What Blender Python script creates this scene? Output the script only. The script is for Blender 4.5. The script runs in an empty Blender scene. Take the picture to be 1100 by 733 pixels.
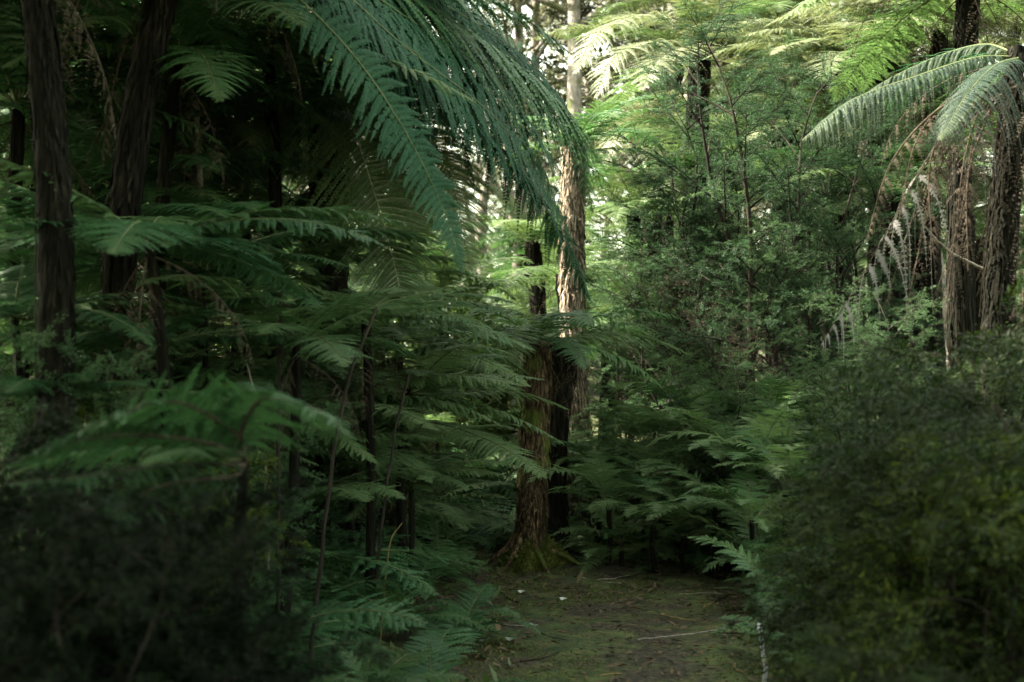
import bpy, math, random
import numpy as np
from mathutils import Vector

R = math.radians
rng = np.random.default_rng(11)
random.seed(5)
scn = bpy.context.scene
COL = scn.collection

# ------------------------------------------------------------------ camera
F = 1528.0                      # focal length in photo pixels (50 mm on 36 mm)
EYE = 1.5
def P(px, py, Y):
    return np.array([(px - 550.0) / F * Y, Y, EYE - (py - 366.5) / F * Y])
cam_d = bpy.data.cameras.new('camera'); cam = bpy.data.objects.new('camera', cam_d); COL.objects.link(cam)
cam.location = (0, 0, EYE); cam.rotation_euler = (R(90), 0, 0)
cam_d.lens = 50; cam_d.sensor_width = 36; cam_d.clip_end = 800
cam_d.dof.use_dof = True; cam_d.dof.focus_distance = 8.9; cam_d.dof.aperture_fstop = 2.6
scn.camera = cam

# ------------------------------------------------------------------ light
SUN_DIR = np.array([-0.70, 0.12, 0.70]); SUN_DIR /= np.linalg.norm(SUN_DIR)
el = math.asin(SUN_DIR[2]); rot = math.atan2(SUN_DIR[0], SUN_DIR[1])
w = bpy.data.worlds.new('World'); scn.world = w; w.use_nodes = True
nt = w.node_tree; bg = nt.nodes['Background']
sky = nt.nodes.new('ShaderNodeTexSky'); sky.sky_type = 'NISHITA'; sky.sun_disc = False
sky.sun_elevation = el; sky.sun_rotation = rot % (2 * math.pi); sky.dust_density = 2.5; sky.ozone_density = 1.0
hs = nt.nodes.new('ShaderNodeHueSaturation'); hs.inputs['Saturation'].default_value = 0.5   # thin high cloud: a whiter sky
wm = nt.nodes.new('ShaderNodeMixRGB'); wm.blend_type = 'MULTIPLY'; wm.inputs[0].default_value = 1.0; wm.inputs[2].default_value = (1.0, 1.0, 0.74, 1)
nt.links.new(sky.outputs[0], hs.inputs['Color']); nt.links.new(hs.outputs[0], wm.inputs[1]); nt.links.new(wm.outputs[0], bg.inputs[0]); bg.inputs[1].default_value = 0.15
sl = bpy.data.lights.new('sun', 'SUN'); so = bpy.data.objects.new('sun', sl); COL.objects.link(so)
sl.energy = 4.5; sl.angle = R(0.6); sl.color = (1.0, 0.93, 0.80)
so.rotation_euler = Vector(SUN_DIR).to_track_quat('Z', 'Y').to_euler(); so.location = (0, 0, 30)
scn.view_settings.view_transform = 'Standard'; scn.view_settings.look = 'None'
scn.view_settings.exposure = 3.05; scn.view_settings.gamma = 1.0
cy = scn.cycles
cy.max_bounces = 6; cy.diffuse_bounces = 4; cy.glossy_bounces = 2; cy.transmission_bounces = 4; cy.transparent_max_bounces = 4
cy.use_denoising = True; cy.denoiser = 'OPENIMAGEDENOISE'
cy.sample_clamp_indirect = 4.0

# ------------------------------------------------------------------ materials
def nodes_of(name):
    m = bpy.data.materials.new(name); m.use_nodes = True
    n = m.node_tree.nodes; l = m.node_tree.links
    return m, n, l, n['Principled BSDF'], n['Material Output']

def ramp(n, stops):
    r = n.new('ShaderNodeValToRGB'); e = r.color_ramp.elements
    while len(e) < len(stops): e.new(0.5)
    for k, (p, c) in enumerate(stops): e[k].position = p; e[k].color = (*c, 1)
    return r

def leaf_mat(name, c0, c1, c2, trans=0.35, rough=0.45, spec=0.4, nscale=1.4, tcol=None, pos=(0.25, 0.58, 0.95)):
    """leaf: colour varies per plant part, per leaflet and in soft patches"""
    m, n, l, b, out = nodes_of(name)
    oi = n.new('ShaderNodeObjectInfo'); geo = n.new('ShaderNodeNewGeometry')
    tc = n.new('ShaderNodeTexCoord'); no = n.new('ShaderNodeTexNoise'); no.inputs['Scale'].default_value = nscale
    no.inputs['Detail'].default_value = 3
    l.new(tc.outputs['Object'], no.inputs['Vector'])
    a1 = n.new('ShaderNodeMath'); a1.operation = 'MULTIPLY'; a1.inputs[1].default_value = 0.38
    l.new(oi.outputs['Random'], a1.inputs[0])
    a2 = n.new('ShaderNodeMath'); a2.operation = 'MULTIPLY_ADD'; a2.inputs[1].default_value = 0.30
    l.new(geo.outputs['Random Per Island'], a2.inputs[0]); l.new(a1.outputs[0], a2.inputs[2])
    a3 = n.new('ShaderNodeMath'); a3.operation = 'MULTIPLY_ADD'; a3.inputs[1].default_value = 0.5
    l.new(no.outputs['Fac'], a3.inputs[0]); l.new(a2.outputs[0], a3.inputs[2])
    r = ramp(n, [(pos[0], c0), (pos[1], c1), (pos[2], c2)])
    l.new(a3.outputs[0], r.inputs[0]); l.new(r.outputs[0], b.inputs['Base Color'])
    b.inputs['Roughness'].default_value = rough; b.inputs['Specular IOR Level'].default_value = spec
    t = n.new('ShaderNodeBsdfTranslucent')
    g = n.new('ShaderNodeMixRGB'); g.blend_type = 'MULTIPLY'; g.inputs[0].default_value = 1.0
    g.inputs[2].default_value = (*(tcol or (1.22, 1.3, 0.9)), 1)
    l.new(r.outputs[0], g.inputs[1]); l.new(g.outputs[0], t.inputs[0])
    mx = n.new('ShaderNodeMixShader'); mx.inputs[0].default_value = trans
    l.new(b.outputs[0], mx.inputs[1]); l.new(t.outputs[0], mx.inputs[2]); l.new(mx.outputs[0], out.inputs['Surface'])
    return m

def bark_mat(name, c0, c1, c2, scale=(9, 9, 1.3), rough=0.9, moss=None, bump=0.6, pos=(0.3, 0.52, 0.75)):
    m, n, l, b, out = nodes_of(name)
    tc = n.new('ShaderNodeTexCoord'); mp = n.new('ShaderNodeMapping'); mp.inputs['Scale'].default_value = scale
    l.new(tc.outputs['Object'], mp.inputs[0])
    no = n.new('ShaderNodeTexNoise'); no.inputs['Scale'].default_value = 3.0; no.inputs['Detail'].default_value = 6
    no.inputs['Roughness'].default_value = 0.65
    l.new(mp.outputs[0], no.inputs['Vector'])
    r = ramp(n, [(pos[0], c0), (pos[1], c1), (pos[2], c2)]); l.new(no.outputs['Fac'], r.inputs[0])
    col = r.outputs[0]
    geo = n.new('ShaderNodeNewGeometry')
    hs = n.new('ShaderNodeHueSaturation')
    ad = n.new('ShaderNodeMath'); ad.operation = 'MULTIPLY_ADD'; ad.inputs[1].default_value = 0.8; ad.inputs[2].default_value = 0.6
    l.new(geo.outputs['Random Per Island'], ad.inputs[0]); l.new(ad.outputs[0], hs.inputs['Value']); l.new(col, hs.inputs['Color'])
    col = hs.outputs[0]
    if moss:
        n2 = n.new('ShaderNodeTexNoise'); n2.inputs['Scale'].default_value = 3.5; n2.inputs['Detail'].default_value = 4
        l.new(tc.outputs['Object'], n2.inputs['Vector'])
        r2 = ramp(n, [(0.52, (0, 0, 0)), (0.62, (1, 1, 1))]); l.new(n2.outputs['Fac'], r2.inputs[0])
        mi = n.new('ShaderNodeMixRGB'); l.new(r2.outputs[0], mi.inputs[0]); l.new(col, mi.inputs[1]); mi.inputs[2].default_value = (*moss, 1)
        col = mi.outputs[0]
    l.new(col, b.inputs['Base Color']); b.inputs['Roughness'].default_value = rough
    b.inputs['Specular IOR Level'].default_value = 0.08
    bp = n.new('ShaderNodeBump'); bp.inputs['Strength'].default_value = bump; bp.inputs['Distance'].default_value = 0.03
    l.new(no.outputs['Fac'], bp.inputs['Height']); l.new(bp.outputs[0], b.inputs['Normal'])
    return m

M = {}
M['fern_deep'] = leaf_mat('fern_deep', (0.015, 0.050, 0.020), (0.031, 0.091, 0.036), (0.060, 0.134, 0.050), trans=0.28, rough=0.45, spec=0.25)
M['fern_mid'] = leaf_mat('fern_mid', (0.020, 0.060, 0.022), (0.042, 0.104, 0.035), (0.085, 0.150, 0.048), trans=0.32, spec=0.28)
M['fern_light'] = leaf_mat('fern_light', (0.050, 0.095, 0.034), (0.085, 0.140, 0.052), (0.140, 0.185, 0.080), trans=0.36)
M['fern_gold_sunlit'] = leaf_mat('fern_gold_sunlit', (0.090, 0.112, 0.056), (0.140, 0.158, 0.086), (0.205, 0.212, 0.130), trans=0.33)  # pale yellow puts the glow of sunlight into the frond colour
M['fern_dead'] = leaf_mat('fern_dead', (0.022, 0.017, 0.012), (0.046, 0.036, 0.025), (0.090, 0.070, 0.048), trans=0.15, rough=0.8, spec=0.15, tcol=(1.2, 1.0, 0.7))
M['fern_grey'] = leaf_mat('fern_grey', (0.08, 0.077, 0.070), (0.13, 0.125, 0.117), (0.20, 0.19, 0.18), trans=0.12, rough=0.85, spec=0.15, tcol=(1.1, 1.0, 0.8))
M['needle'] = leaf_mat('needle', (0.018, 0.045, 0.022), (0.040, 0.082, 0.038), (0.074, 0.122, 0.052), trans=0.28, nscale=2.0, rough=0.6, spec=0.2)
M['needle_light'] = leaf_mat('needle_light', (0.030, 0.072, 0.036), (0.058, 0.116, 0.052), (0.105, 0.165, 0.068), trans=0.32, nscale=2.0, rough=0.6, spec=0.2)
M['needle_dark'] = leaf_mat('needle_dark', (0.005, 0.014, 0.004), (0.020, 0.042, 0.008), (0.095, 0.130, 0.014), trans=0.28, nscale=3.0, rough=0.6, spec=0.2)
M['needle_drape'] = leaf_mat('needle_drape', (0.003, 0.009, 0.001), (0.018, 0.036, 0.004), (0.100, 0.125, 0.012), pos=(0.34, 0.60, 0.84), trans=0.3, nscale=4.0, rough=0.6, spec=0.2)  # shade between the sprays painted as very dark patches of leaf colour
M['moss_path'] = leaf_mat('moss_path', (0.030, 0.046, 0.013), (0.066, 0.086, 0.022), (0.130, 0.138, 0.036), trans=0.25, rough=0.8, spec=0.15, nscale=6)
M['needle_black_shade'] = leaf_mat('needle_black_shade', (0.001, 0.003, 0.001), (0.004, 0.009, 0.003), (0.014, 0.026, 0.006), trans=0.2, nscale=3.0, rough=0.7, spec=0.1)  # near-black leaves, the corner's shade painted into their colour
M['twig_red'] = leaf_mat('twig_red', (0.030, 0.022, 0.016), (0.060, 0.042, 0.030), (0.100, 0.070, 0.046), trans=0.1, rough=0.8, spec=0.1, tcol=(1.2, 0.9, 0.6))
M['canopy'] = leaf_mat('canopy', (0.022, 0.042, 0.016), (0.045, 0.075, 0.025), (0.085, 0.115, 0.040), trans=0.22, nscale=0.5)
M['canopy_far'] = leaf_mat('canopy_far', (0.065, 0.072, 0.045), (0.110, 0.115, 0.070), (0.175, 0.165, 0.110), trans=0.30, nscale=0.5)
M['fern_slate_shade'] = leaf_mat('fern_slate_shade', (0.011, 0.023, 0.017), (0.021, 0.038, 0.027), (0.038, 0.058, 0.040), trans=0.2, rough=0.6, spec=0.15)  # grey green, darkened further to paint in shade at the right edge
M['fern_arch'] = leaf_mat('fern_arch', (0.009, 0.034, 0.017), (0.020, 0.066, 0.033), (0.044, 0.105, 0.052), trans=0.28, rough=0.55, spec=0.12)
M['rachis'] = bark_mat('rachis', (0.05, 0.07, 0.03), (0.09, 0.11, 0.05), (0.15, 0.15, 0.08), bump=0.1, rough=0.6)
M['rachis_pale'] = bark_mat('rachis_pale', (0.16, 0.16, 0.12), (0.24, 0.23, 0.18), (0.32, 0.30, 0.24), bump=0.1, rough=0.6)
M['rachis_brown'] = bark_mat('rachis_brown', (0.025, 0.020, 0.015), (0.05, 0.038, 0.028), (0.09, 0.07, 0.05), bump=0.2)
M['trunk_dark'] = bark_mat('trunk_dark', (0.003, 0.0034, 0.002), (0.009, 0.0085, 0.0055), (0.030, 0.026, 0.017), scale=(14, 14, 1.2))
M['trunk_warm'] = bark_mat('trunk_warm', (0.012, 0.008, 0.005), (0.055, 0.038, 0.021), (0.21, 0.145, 0.080), scale=(18, 18, 4.0), pos=(0.38, 0.52, 0.68), moss=(0.07, 0.09, 0.02))
M['trunk_pale'] = bark_mat('trunk_pale', (0.060, 0.046, 0.032), (0.20, 0.155, 0.11), (0.42, 0.35, 0.27), scale=(22, 22, 3.0), pos=(0.42, 0.52, 0.63))
M['bark_grey'] = bark_mat('bark_grey', (0.08, 0.07, 0.06), (0.20, 0.175, 0.15), (0.36, 0.32, 0.27), scale=(8, 8, 1.6), moss=(0.09, 0.10, 0.045))
M['bark_dark'] = bark_mat('bark_dark', (0.010, 0.009, 0.007), (0.024, 0.020, 0.016), (0.055, 0.046, 0.036), scale=(9, 9, 1.8))
M['stick'] = bark_mat('stick', (0.34, 0.35, 0.36), (0.44, 0.45, 0.46), (0.52, 0.53, 0.53), scale=(8, 8, 3), bump=0.3)
M['straw'] = bark_mat('straw', (0.10, 0.075, 0.032), (0.18, 0.135, 0.058), (0.28, 0.21, 0.10), bump=0.2)
M['moss'] = leaf_mat('moss', (0.040, 0.058, 0.012), (0.088, 0.105, 0.022), (0.17, 0.165, 0.04), trans=0.25, rough=0.8, spec=0.15, nscale=6)
M['petal'] = leaf_mat('petal', (0.62, 0.62, 0.58), (0.72, 0.72, 0.68), (0.80, 0.80, 0.76), trans=0.3, tcol=(1, 1, 0.95))
M['litter'] = leaf_mat('litter', (0.035, 0.026, 0.016), (0.085, 0.060, 0.034), (0.17, 0.115, 0.060), trans=0.1, rough=0.8, spec=0.2, tcol=(1.2, 1, .7))
M['sprout'] = leaf_mat('sprout', (0.030, 0.055, 0.014), (0.060, 0.095, 0.022), (0.105, 0.140, 0.035), trans=0.3)

def ground_mat(name, soil0, soil1, moss0, moss1, lo, hi):
    m, n, l, b, out = nodes_of(name)
    tc = n.new('ShaderNodeTexCoord')
    n1 = n.new('ShaderNodeTexNoise'); n1.inputs['Scale'].default_value = 2.2; n1.inputs['Detail'].default_value = 7; n1.inputs['Roughness'].default_value = 0.62
    n2 = n.new('ShaderNodeTexNoise'); n2.inputs['Scale'].default_value = 30; n2.inputs['Detail'].default_value = 5
    n3 = n.new('ShaderNodeTexNoise'); n3.inputs['Scale'].default_value = 7; n3.inputs['Detail'].default_value = 6
    for k in (n1, n2, n3): l.new(tc.outputs['Object'], k.inputs['Vector'])
    s = ramp(n, [(0.35, soil0), (0.70, soil1)]); l.new(n2.outputs['Fac'], s.inputs[0])
    g = ramp(n, [(0.35, moss0), (0.65, moss1)]); l.new(n3.outputs['Fac'], g.inputs[0])
    k = ramp(n, [(lo, (0, 0, 0)), (hi, (1, 1, 1))]); l.new(n1.outputs['Fac'], k.inputs[0])
    mi = n.new('ShaderNodeMixRGB'); l.new(k.outputs[0], mi.inputs[0]); l.new(s.outputs[0], mi.inputs[1]); l.new(g.outputs[0], mi.inputs[2])
    l.new(mi.outputs[0], b.inputs['Base Color']); b.inputs['Roughness'].default_value = 0.9; b.inputs['Specular IOR Level'].default_value = 0.2
    bp = n.new('ShaderNodeBump'); bp.inputs['Strength'].default_value = 0.8; bp.inputs['Distance'].default_value = 0.03
    l.new(n2.outputs['Fac'], bp.inputs['Height']); l.new(bp.outputs[0], b.inputs['Normal'])
    return m
M['path'] = ground_mat('path', (0.012, 0.010, 0.007), (0.070, 0.055, 0.036), (0.022, 0.034, 0.012), (0.070, 0.084, 0.026), 0.40, 0.56)
M['soil'] = ground_mat('soil', (0.022, 0.018, 0.012), (0.060, 0.048, 0.032), (0.030, 0.042, 0.014), (0.070, 0.085, 0.025), 0.42, 0.60)

# ------------------------------------------------------------------ mesh tools
class MB:
    """collects quads (and tris as degenerate-free lists) with a material slot each"""
    def __init__(self): self.V = []; self.Q = []; self.MI = []; self.n = 0
    def add(self, V, Q, mi=0):
        V = np.asarray(V, float).reshape(-1, 3); Q = np.asarray(Q, int).reshape(-1, 4)
        self.V.append(V); self.Q.append(Q + self.n); self.MI.append(np.full(len(Q), mi)); self.n += len(V)
    def mesh(self, name, mats, smooth=False):
        V = np.concatenate(self.V); Q = np.concatenate(self.Q); MI = np.concatenate(self.MI)
        me = bpy.data.meshes.new(name)
        me.vertices.add(len(V)); me.vertices.foreach_set('co', V.astype(np.float32).ravel())
        me.loops.add(Q.size); me.loops.foreach_set('vertex_index', Q.astype(np.int32).ravel())
        me.polygons.add(len(Q)); me.polygons.foreach_set('loop_start', np.arange(0, Q.size, 4, dtype=np.int32))
        me.polygons.foreach_set('material_index', MI.astype(np.int32))
        if smooth: me.polygons.foreach_set('use_smooth', np.ones(len(Q), bool))
        for m in mats: me.materials.append(M[m])
        me.update(); me.validate()
        return me

def unit(a): return a / np.maximum(np.linalg.norm(a, axis=-1, keepdims=True), 1e-9)
Z = np.array([0, 0, 1.0])

def frames(C, side=None):
    """tangent, side, normal along a polyline, side carried along it"""
    T = unit(np.gradient(C, axis=0))
    s = np.cross(T[0], Z) if side is None else np.asarray(side, float)
    if np.linalg.norm(s) < 1e-3: s = np.array([1.0, 0, 0])
    S = np.zeros_like(C)
    for i in range(len(C)):
        s = s - T[i] * (T[i] @ s); s = s / (np.linalg.norm(s) + 1e-9); S[i] = s
    return T, S, np.cross(S, T)

def tube(mb, C, rad, mi=0, k=6, jit=0.0, r=None):
    C = np.asarray(C, float); n = len(C); rad = np.broadcast_to(np.asarray(rad, float), (n,))
    T, S, N = frames(C)
    a = np.arange(k) * 2 * math.pi / k
    rr = rad[:, None] * (1 + (jit * r.standard_normal((n, k)) if jit else 0))
    V = C[:, None] + rr[..., None] * (np.cos(a)[None, :, None] * S[:, None] + np.sin(a)[None, :, None] * N[:, None])
    i = np.arange(n - 1)[:, None] * k; j = np.arange(k)[None]; j2 = (j + 1) % k
    Q = np.stack([i + j, i + j2, i + k + j2, i + k + j], -1)
    mb.add(V, Q, mi)
    # end caps as quads over pairs
    for base, flip in ((0, True), ((n - 1) * k, False)):
        if k == 6:
            q = [[0, 1, 2, 3], [0, 3, 4, 5]]
            q = np.array(q) + 0
            mb.Q.append(q + base + mb.n - n * k); mb.MI.append(np.full(2, mi))

def resample(pts, n):
    """smooth curve through control points"""
    pts = np.asarray(pts, float); m = len(pts)
    d = np.r_[0, np.cumsum(np.linalg.norm(np.diff(pts, axis=0), axis=1))]; d /= d[-1]
    ext = np.vstack([2 * pts[0] - pts[1], pts, 2 * pts[-1] - pts[-2]])
    u = np.linspace(0, 1, n); out = np.zeros((n, 3))
    seg = np.clip(np.searchsorted(d, u, 'right') - 1, 0, m - 2)
    t = ((u - d[seg]) / (d[seg + 1] - d[seg]))[:, None]
    p0, p1, p2, p3 = ext[seg], ext[seg + 1], ext[seg + 2], ext[seg + 3]
    return 0.5 * (2 * p1 + (p2 - p0) * t + (2 * p0 - 5 * p1 + 4 * p2 - p3) * t ** 2 + (3 * p1 - p0 - 3 * p2 + p3) * t ** 3)

def frond(mb, C, r, npin=28, npul=14, width=0.32, droop=0.25, ang=25, fill=0.62, s0=0.10, side=None, thick=0.007, keep=1.0, lift=0.12, leaf=0, stem=1, wfac=0.55, curl=0.0, gap=0.0, late=0.85, jit=1.0, mid=0.32):
    """fern frond along polyline C: stalk, paired pinnae, each with paired leaflets"""
    C = np.asarray(C, float)
    T, S, N = frames(C, side)
    d = np.r_[0, np.cumsum(np.linalg.norm(np.diff(C, axis=0), axis=1))]; L = d[-1]; d = d / L
    tube(mb, C, thick * (1.05 - 0.9 * d), stem, 4)
    u = (np.arange(npin) + 0.5) / npin
    s = s0 + (1 - s0) * (1 - (1 - u) ** 1.3)
    prof = np.clip(np.sin(math.pi * np.clip(s * 0.94 + 0.06, 0, 1) ** late), 0.03, 1) ** 0.75
    ip = lambda A: np.stack([np.interp(s, d, A[:, k]) for k in range(3)], 1)
    Pp, Tp, Sp, Np = ip(C), unit(ip(T)), unit(ip(S)), unit(ip(N))
    sp = np.gradient(s) * L
    n2 = npin * 2
    sg = np.tile([1.0, -1.0], npin); rep = lambda a: np.repeat(a, 2, axis=0)
    Pp, Tp, Sp, Np, prof2, sp2 = map(rep, (Pp, Tp, Sp, Np, prof, sp))
    a = np.radians(ang + 6 * jit * r.standard_normal(n2))[:, None]
    D = unit(sg[:, None] * Sp * np.cos(a) + Tp * np.sin(a) + Np * (lift + 0.07 * jit * r.standard_normal(n2))[:, None])
    ln = width * L * prof2 * (1 + 0.09 * jit * r.standard_normal(n2))
    kp = r.random(n2) < keep
    ln = np.where(kp, ln, ln * 0.02)
    dr = droop * (1 + 0.30 * jit * r.standard_normal(n2))
    # pinna midrib
    tt = np.linspace(0, 1, 5)
    def pin(t):            # t (m,) -> (n2,m,3)
        t = t[None, :, None] if t.ndim == 1 else t[:, :, None]
        return Pp[:, None] + D[:, None] * ln[:, None, None] * (t - 0.25 * np.abs(dr)[:, None, None] * t ** 2) - Z * (dr * ln)[:, None, None] * t ** 2 + Tp[:, None] * (curl * ln)[:, None, None] * t ** 2
    Cm = pin(tt); wv = Np[:, None] * 0 + Tp[:, None] * (thick * mid) * (1.05 - tt)[None, :, None]
    A, B = Cm - wv, Cm + wv
    V = np.stack([A, B], 2).reshape(n2, -1, 3); m = len(tt)
    q0 = np.array([[2 * i, 2 * i + 1, 2 * i + 3, 2 * i + 2] for i in range(m - 1)])
    mb.add(V, q0[None] + (np.arange(n2) * 2 * m)[:, None, None], leaf if mid > 0.5 else stem)
    # leaflets
    t = (np.arange(npul)[None] + 0.1 + r.random((n2, 1))) / npul * 0.97
    Bp = pin(t); Dt = unit(pin(t + 0.02) - pin(t - 0.02))
    tq = unit(Tp[:, None] - Dt * np.sum(Tp[:, None] * Dt, -1, keepdims=True))
    nn = unit(np.cross(Dt, tq))
    nn = nn * np.sign(np.sum(nn * Np[:, None], -1, keepdims=True) + 1e-6)
    lp = np.clip(1 - t ** 2.2, 0.10, 1) ** 0.8   # (pinna, leaflet)
    ml = (fill * sp2)[:, None] * lp * (1 + 0.12 * r.standard_normal((n2, npul)))
    ml = np.minimum(ml, 0.6 * ln[:, None])
    ml = np.where(r.random((n2, npul)) < gap, ml * 0.1, ml)
    hw = (ln / npul * wfac)[:, None] * (0.55 + 0.45 * lp)
    be = math.radians(24)
    for tau in (1.0, -1.0):
        dirv = unit(tau * tq * math.cos(be) + Dt * math.sin(be) - nn * (0.16 + 0.10 * r.standard_normal((n2, npul)))[..., None])
        b0 = Bp; tip = Bp + dirv * ml[..., None] - nn * (0.10 * ml)[..., None]
        mid = Bp + dirv * (0.42 * ml)[..., None]
        wd = Dt * hw[..., None]
        V = np.stack([b0, mid - wd, tip, mid + wd], 2).reshape(-1, 3)
        mb.add(V, np.arange(len(V)).reshape(-1, 4), leaf)

def arch(L, e0, bend, r, n=22, sway=0.1, pw=1.25):
    """rachis in the x-z plane from the origin: rises at e0 degrees and bends over"""
    s = np.linspace(0, 1, n); e = np.radians(e0 - bend * s ** pw); az = sway * s * r.standard_normal()
    st = np.stack([np.cos(e) * np.cos(az), np.cos(e) * np.sin(az), np.sin(e)], 1) * (L / (n - 1))
    return np.vstack([[0, 0, 0], np.cumsum(st[:-1], axis=0)])

# ------------------------------------------------------------------ objects
def props(o, label=None, cat=None, group=None, kind=None):
    if label: o['label'] = label
    if cat: o['category'] = cat
    if group: o['group'] = group
    if kind: o['kind'] = kind
    return o
def empty(name, loc):
    o = bpy.data.objects.new(name, None); COL.objects.link(o); o.location = tuple(loc); o.empty_display_size = 0.1
    return o
def link(name, me, parent=None, loc=(0, 0, 0), rot=(0, 0, 0), sc=1.0):
    o = bpy.data.objects.new(name, me); COL.objects.link(o)
    o.location = tuple(loc); o.rotation_euler = rot; o.scale = (sc, sc, sc) if np.isscalar(sc) else sc
    if parent: o.parent = parent
    return o

# ------------------------------------------------------------------ terrain
def path_c(y): return 0.10 + 0.062 * np.clip(y, -6, 9.5) + 0.10 * np.clip(y - 9.5, 0, 30) ** 1.2
def gz(x, y):
    x = np.asarray(x, float); y = np.asarray(y, float)
    d = x - path_c(y)
    right = np.clip(d - 0.75, 0, 30); left = np.clip(-d - 0.75, 0, 30)
    far = np.clip(y - 16, 0, 200)
    z = 0.30 * (1 - np.exp(-right * 1.2)) + 0.10 * np.clip(right - 1.2, 0, 12) + 0.12 * (1 - np.exp(-left * 1.2)) + 0.02 * left
    z = z + 0.05 * np.clip(far, 0, 14) + 0.10 * np.clip(y - 45, 0, 60)
    sm = lambda t: np.clip(t, 0, 1) ** 2 * (3 - 2 * np.clip(t, 0, 1))
    z = z + 0.55 * sm((y - 9.25) / 1.7) * sm((x - 0.45) / 0.5) * sm((24 - y) / 8)
    nb = 0.05 * np.sin(1.7 * x + 0.6 * y) * np.sin(1.1 * y - 0.7 * x) + 0.03 * np.sin(3.1 * x) * np.sin(2.7 * y + 1)
    z = z + nb * np.clip((np.abs(d) - 0.5) * 1.5, 0.15, 1)
    return z
def grid_sheet(name, xs, ys, mat, fn, dz=0.0):
    X, Y = np.meshgrid(xs, ys); V = np.stack([X, Y, fn(X, Y) + dz], -1)
    nx, ny = len(xs), len(ys); i = np.arange(ny - 1)[:, None] * nx; j = np.arange(nx - 1)[None]
    mb = MB(); mb.add(V, np.stack([i + j, i + j + 1, i + nx + j + 1, i + nx + j], -1))
    return mb.mesh(name, [mat], True)
xs = np.r_[np.linspace(-150, -12, 30), np.arange(-11.8, 12, 0.2), np.linspace(12, 150, 30)]
ys = np.r_[np.linspace(-120, -8, 16), np.arange(-7.8, 24, 0.2), np.linspace(24.4, 220, 60)]
props(link('ground', grid_sheet('ground', xs, ys, 'soil', gz)), kind='structure')
# path: a ribbon 4 mm above the ground with a ragged edge
yy = np.arange(-6, 13, 0.06); uu = np.linspace(-1, 1, 26)
hw = 0.64 + 0.06 * np.sin(yy * 2.1) + 0.05 * np.sin(yy * 5.3 + 1) + 0.03 * np.sin(yy * 13)
X = path_c(yy)[:, None] + uu[None] * hw[:, None]; Y = np.repeat(yy[:, None], len(uu), 1)
rr = 0.022 * np.sin(2.6 * X + 1.1 * Y) * np.sin(1.7 * Y + 1) + 0.012 * np.sin(9 * X + 3 * Y) * np.sin(7 * Y) + 0.006 * np.sin(21 * X) * np.sin(17 * Y + 2)
Vp = np.stack([X, Y, gz(X, Y) + 0.012 + rr * (1 - np.abs(uu)[None] ** 4)], -1)
i = np.arange(len(yy) - 1)[:, None] * len(uu); j = np.arange(len(uu) - 1)[None]
mb = MB(); mb.add(Vp, np.stack([i + j, i + j + 1, i + len(uu) + j + 1, i + len(uu) + j], -1))
props(link('path', mb.mesh('path', ['path'], True)), kind='structure')
def on(x, y): return np.array([x, y, float(gz(x, y))])

# scattered litter, moss and sprouts ("stuff")
def scatter(name, n, xr, yr, size, mat, seed, cond, flat=0.35, lift=0.012, aspect=0.35):
    r = np.random.default_rng(seed)
    x = r.uniform(*xr, n); y = r.uniform(*yr, n) if yr[0] < 0 else np.sqrt(r.uniform(yr[0] ** 2, yr[1] ** 2, n))
    k = cond(x, y, r); x, y = x[k], y[k]; n = len(x)
    p = np.stack([x, y, gz(x, y) + lift], 1)
    a = r.uniform(0, 2 * math.pi, n); e = np.abs(r.normal(0, flat, n))
    d = np.stack([np.cos(a) * np.cos(e), np.sin(a) * np.cos(e), np.sin(e)], 1)
    s = unit(np.cross(d, Z) + 0.3 * r.standard_normal((n, 3)))
    l = size * r.lognormal(0, 0.35, n)[:, None]
    V = np.stack([p, p + d * l * 0.45 + s * l * aspect * 0.5, p + d * l - Z * l * 0.12, p + d * l * 0.45 - s * l * aspect * 0.5], 1).reshape(-1, 3)
    mb = MB(); mb.add(V, np.arange(len(V)).reshape(-1, 4))
    return link(name, mb.mesh(name, [mat]))
inpath = lambda x, y: np.abs(x - path_c(y)) < 0.62
o = scatter('leaf_litter', 30000, (-3.5, 5), (3.5, 13), 0.030, 'litter', 1, lambda x, y, r: (~inpath(x, y)) | (r.random(len(x)) < 0.9), 0.3, 0.018)
props(o, 'brown fallen leaves and fern scraps strewn over the path and verges', 'leaf litter', kind='stuff')
o = scatter('ground_cover', 26000, (-4, 6), (2.5, 15), 0.06, 'sprout', 2, lambda x, y, r: (np.abs(x - path_c(y)) > 0.50 + 0.25 * r.random(len(x))) & ((x - 0.97) ** 2 + (y - 5.4) ** 2 > 0.16), 0.75, 0.0, 0.3)
props(o, 'low green sprouts and small leaves carpeting both verges of the path', 'ground cover', kind='stuff')
def mossy(x, y, r):
    q = np.sin(2.3 * x + 1.2 * y) * np.sin(1.9 * y - 1.1 * x + 1) + 0.5 * np.sin(6 * x + 1) * np.sin(5 * y)
    return (np.abs(x - path_c(y)) < 0.8) & (q > -0.05 + 0.4 * r.random(len(x)))
o = scatter('path_moss', 110000, (-0.8, 2.4), (4.5, 12), 0.014, 'moss_path', 3, mossy, 0.9, 0.010, 0.4)
props(o, 'yellow green moss growing in patches on the dark path', 'moss', kind='stuff')

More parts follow.
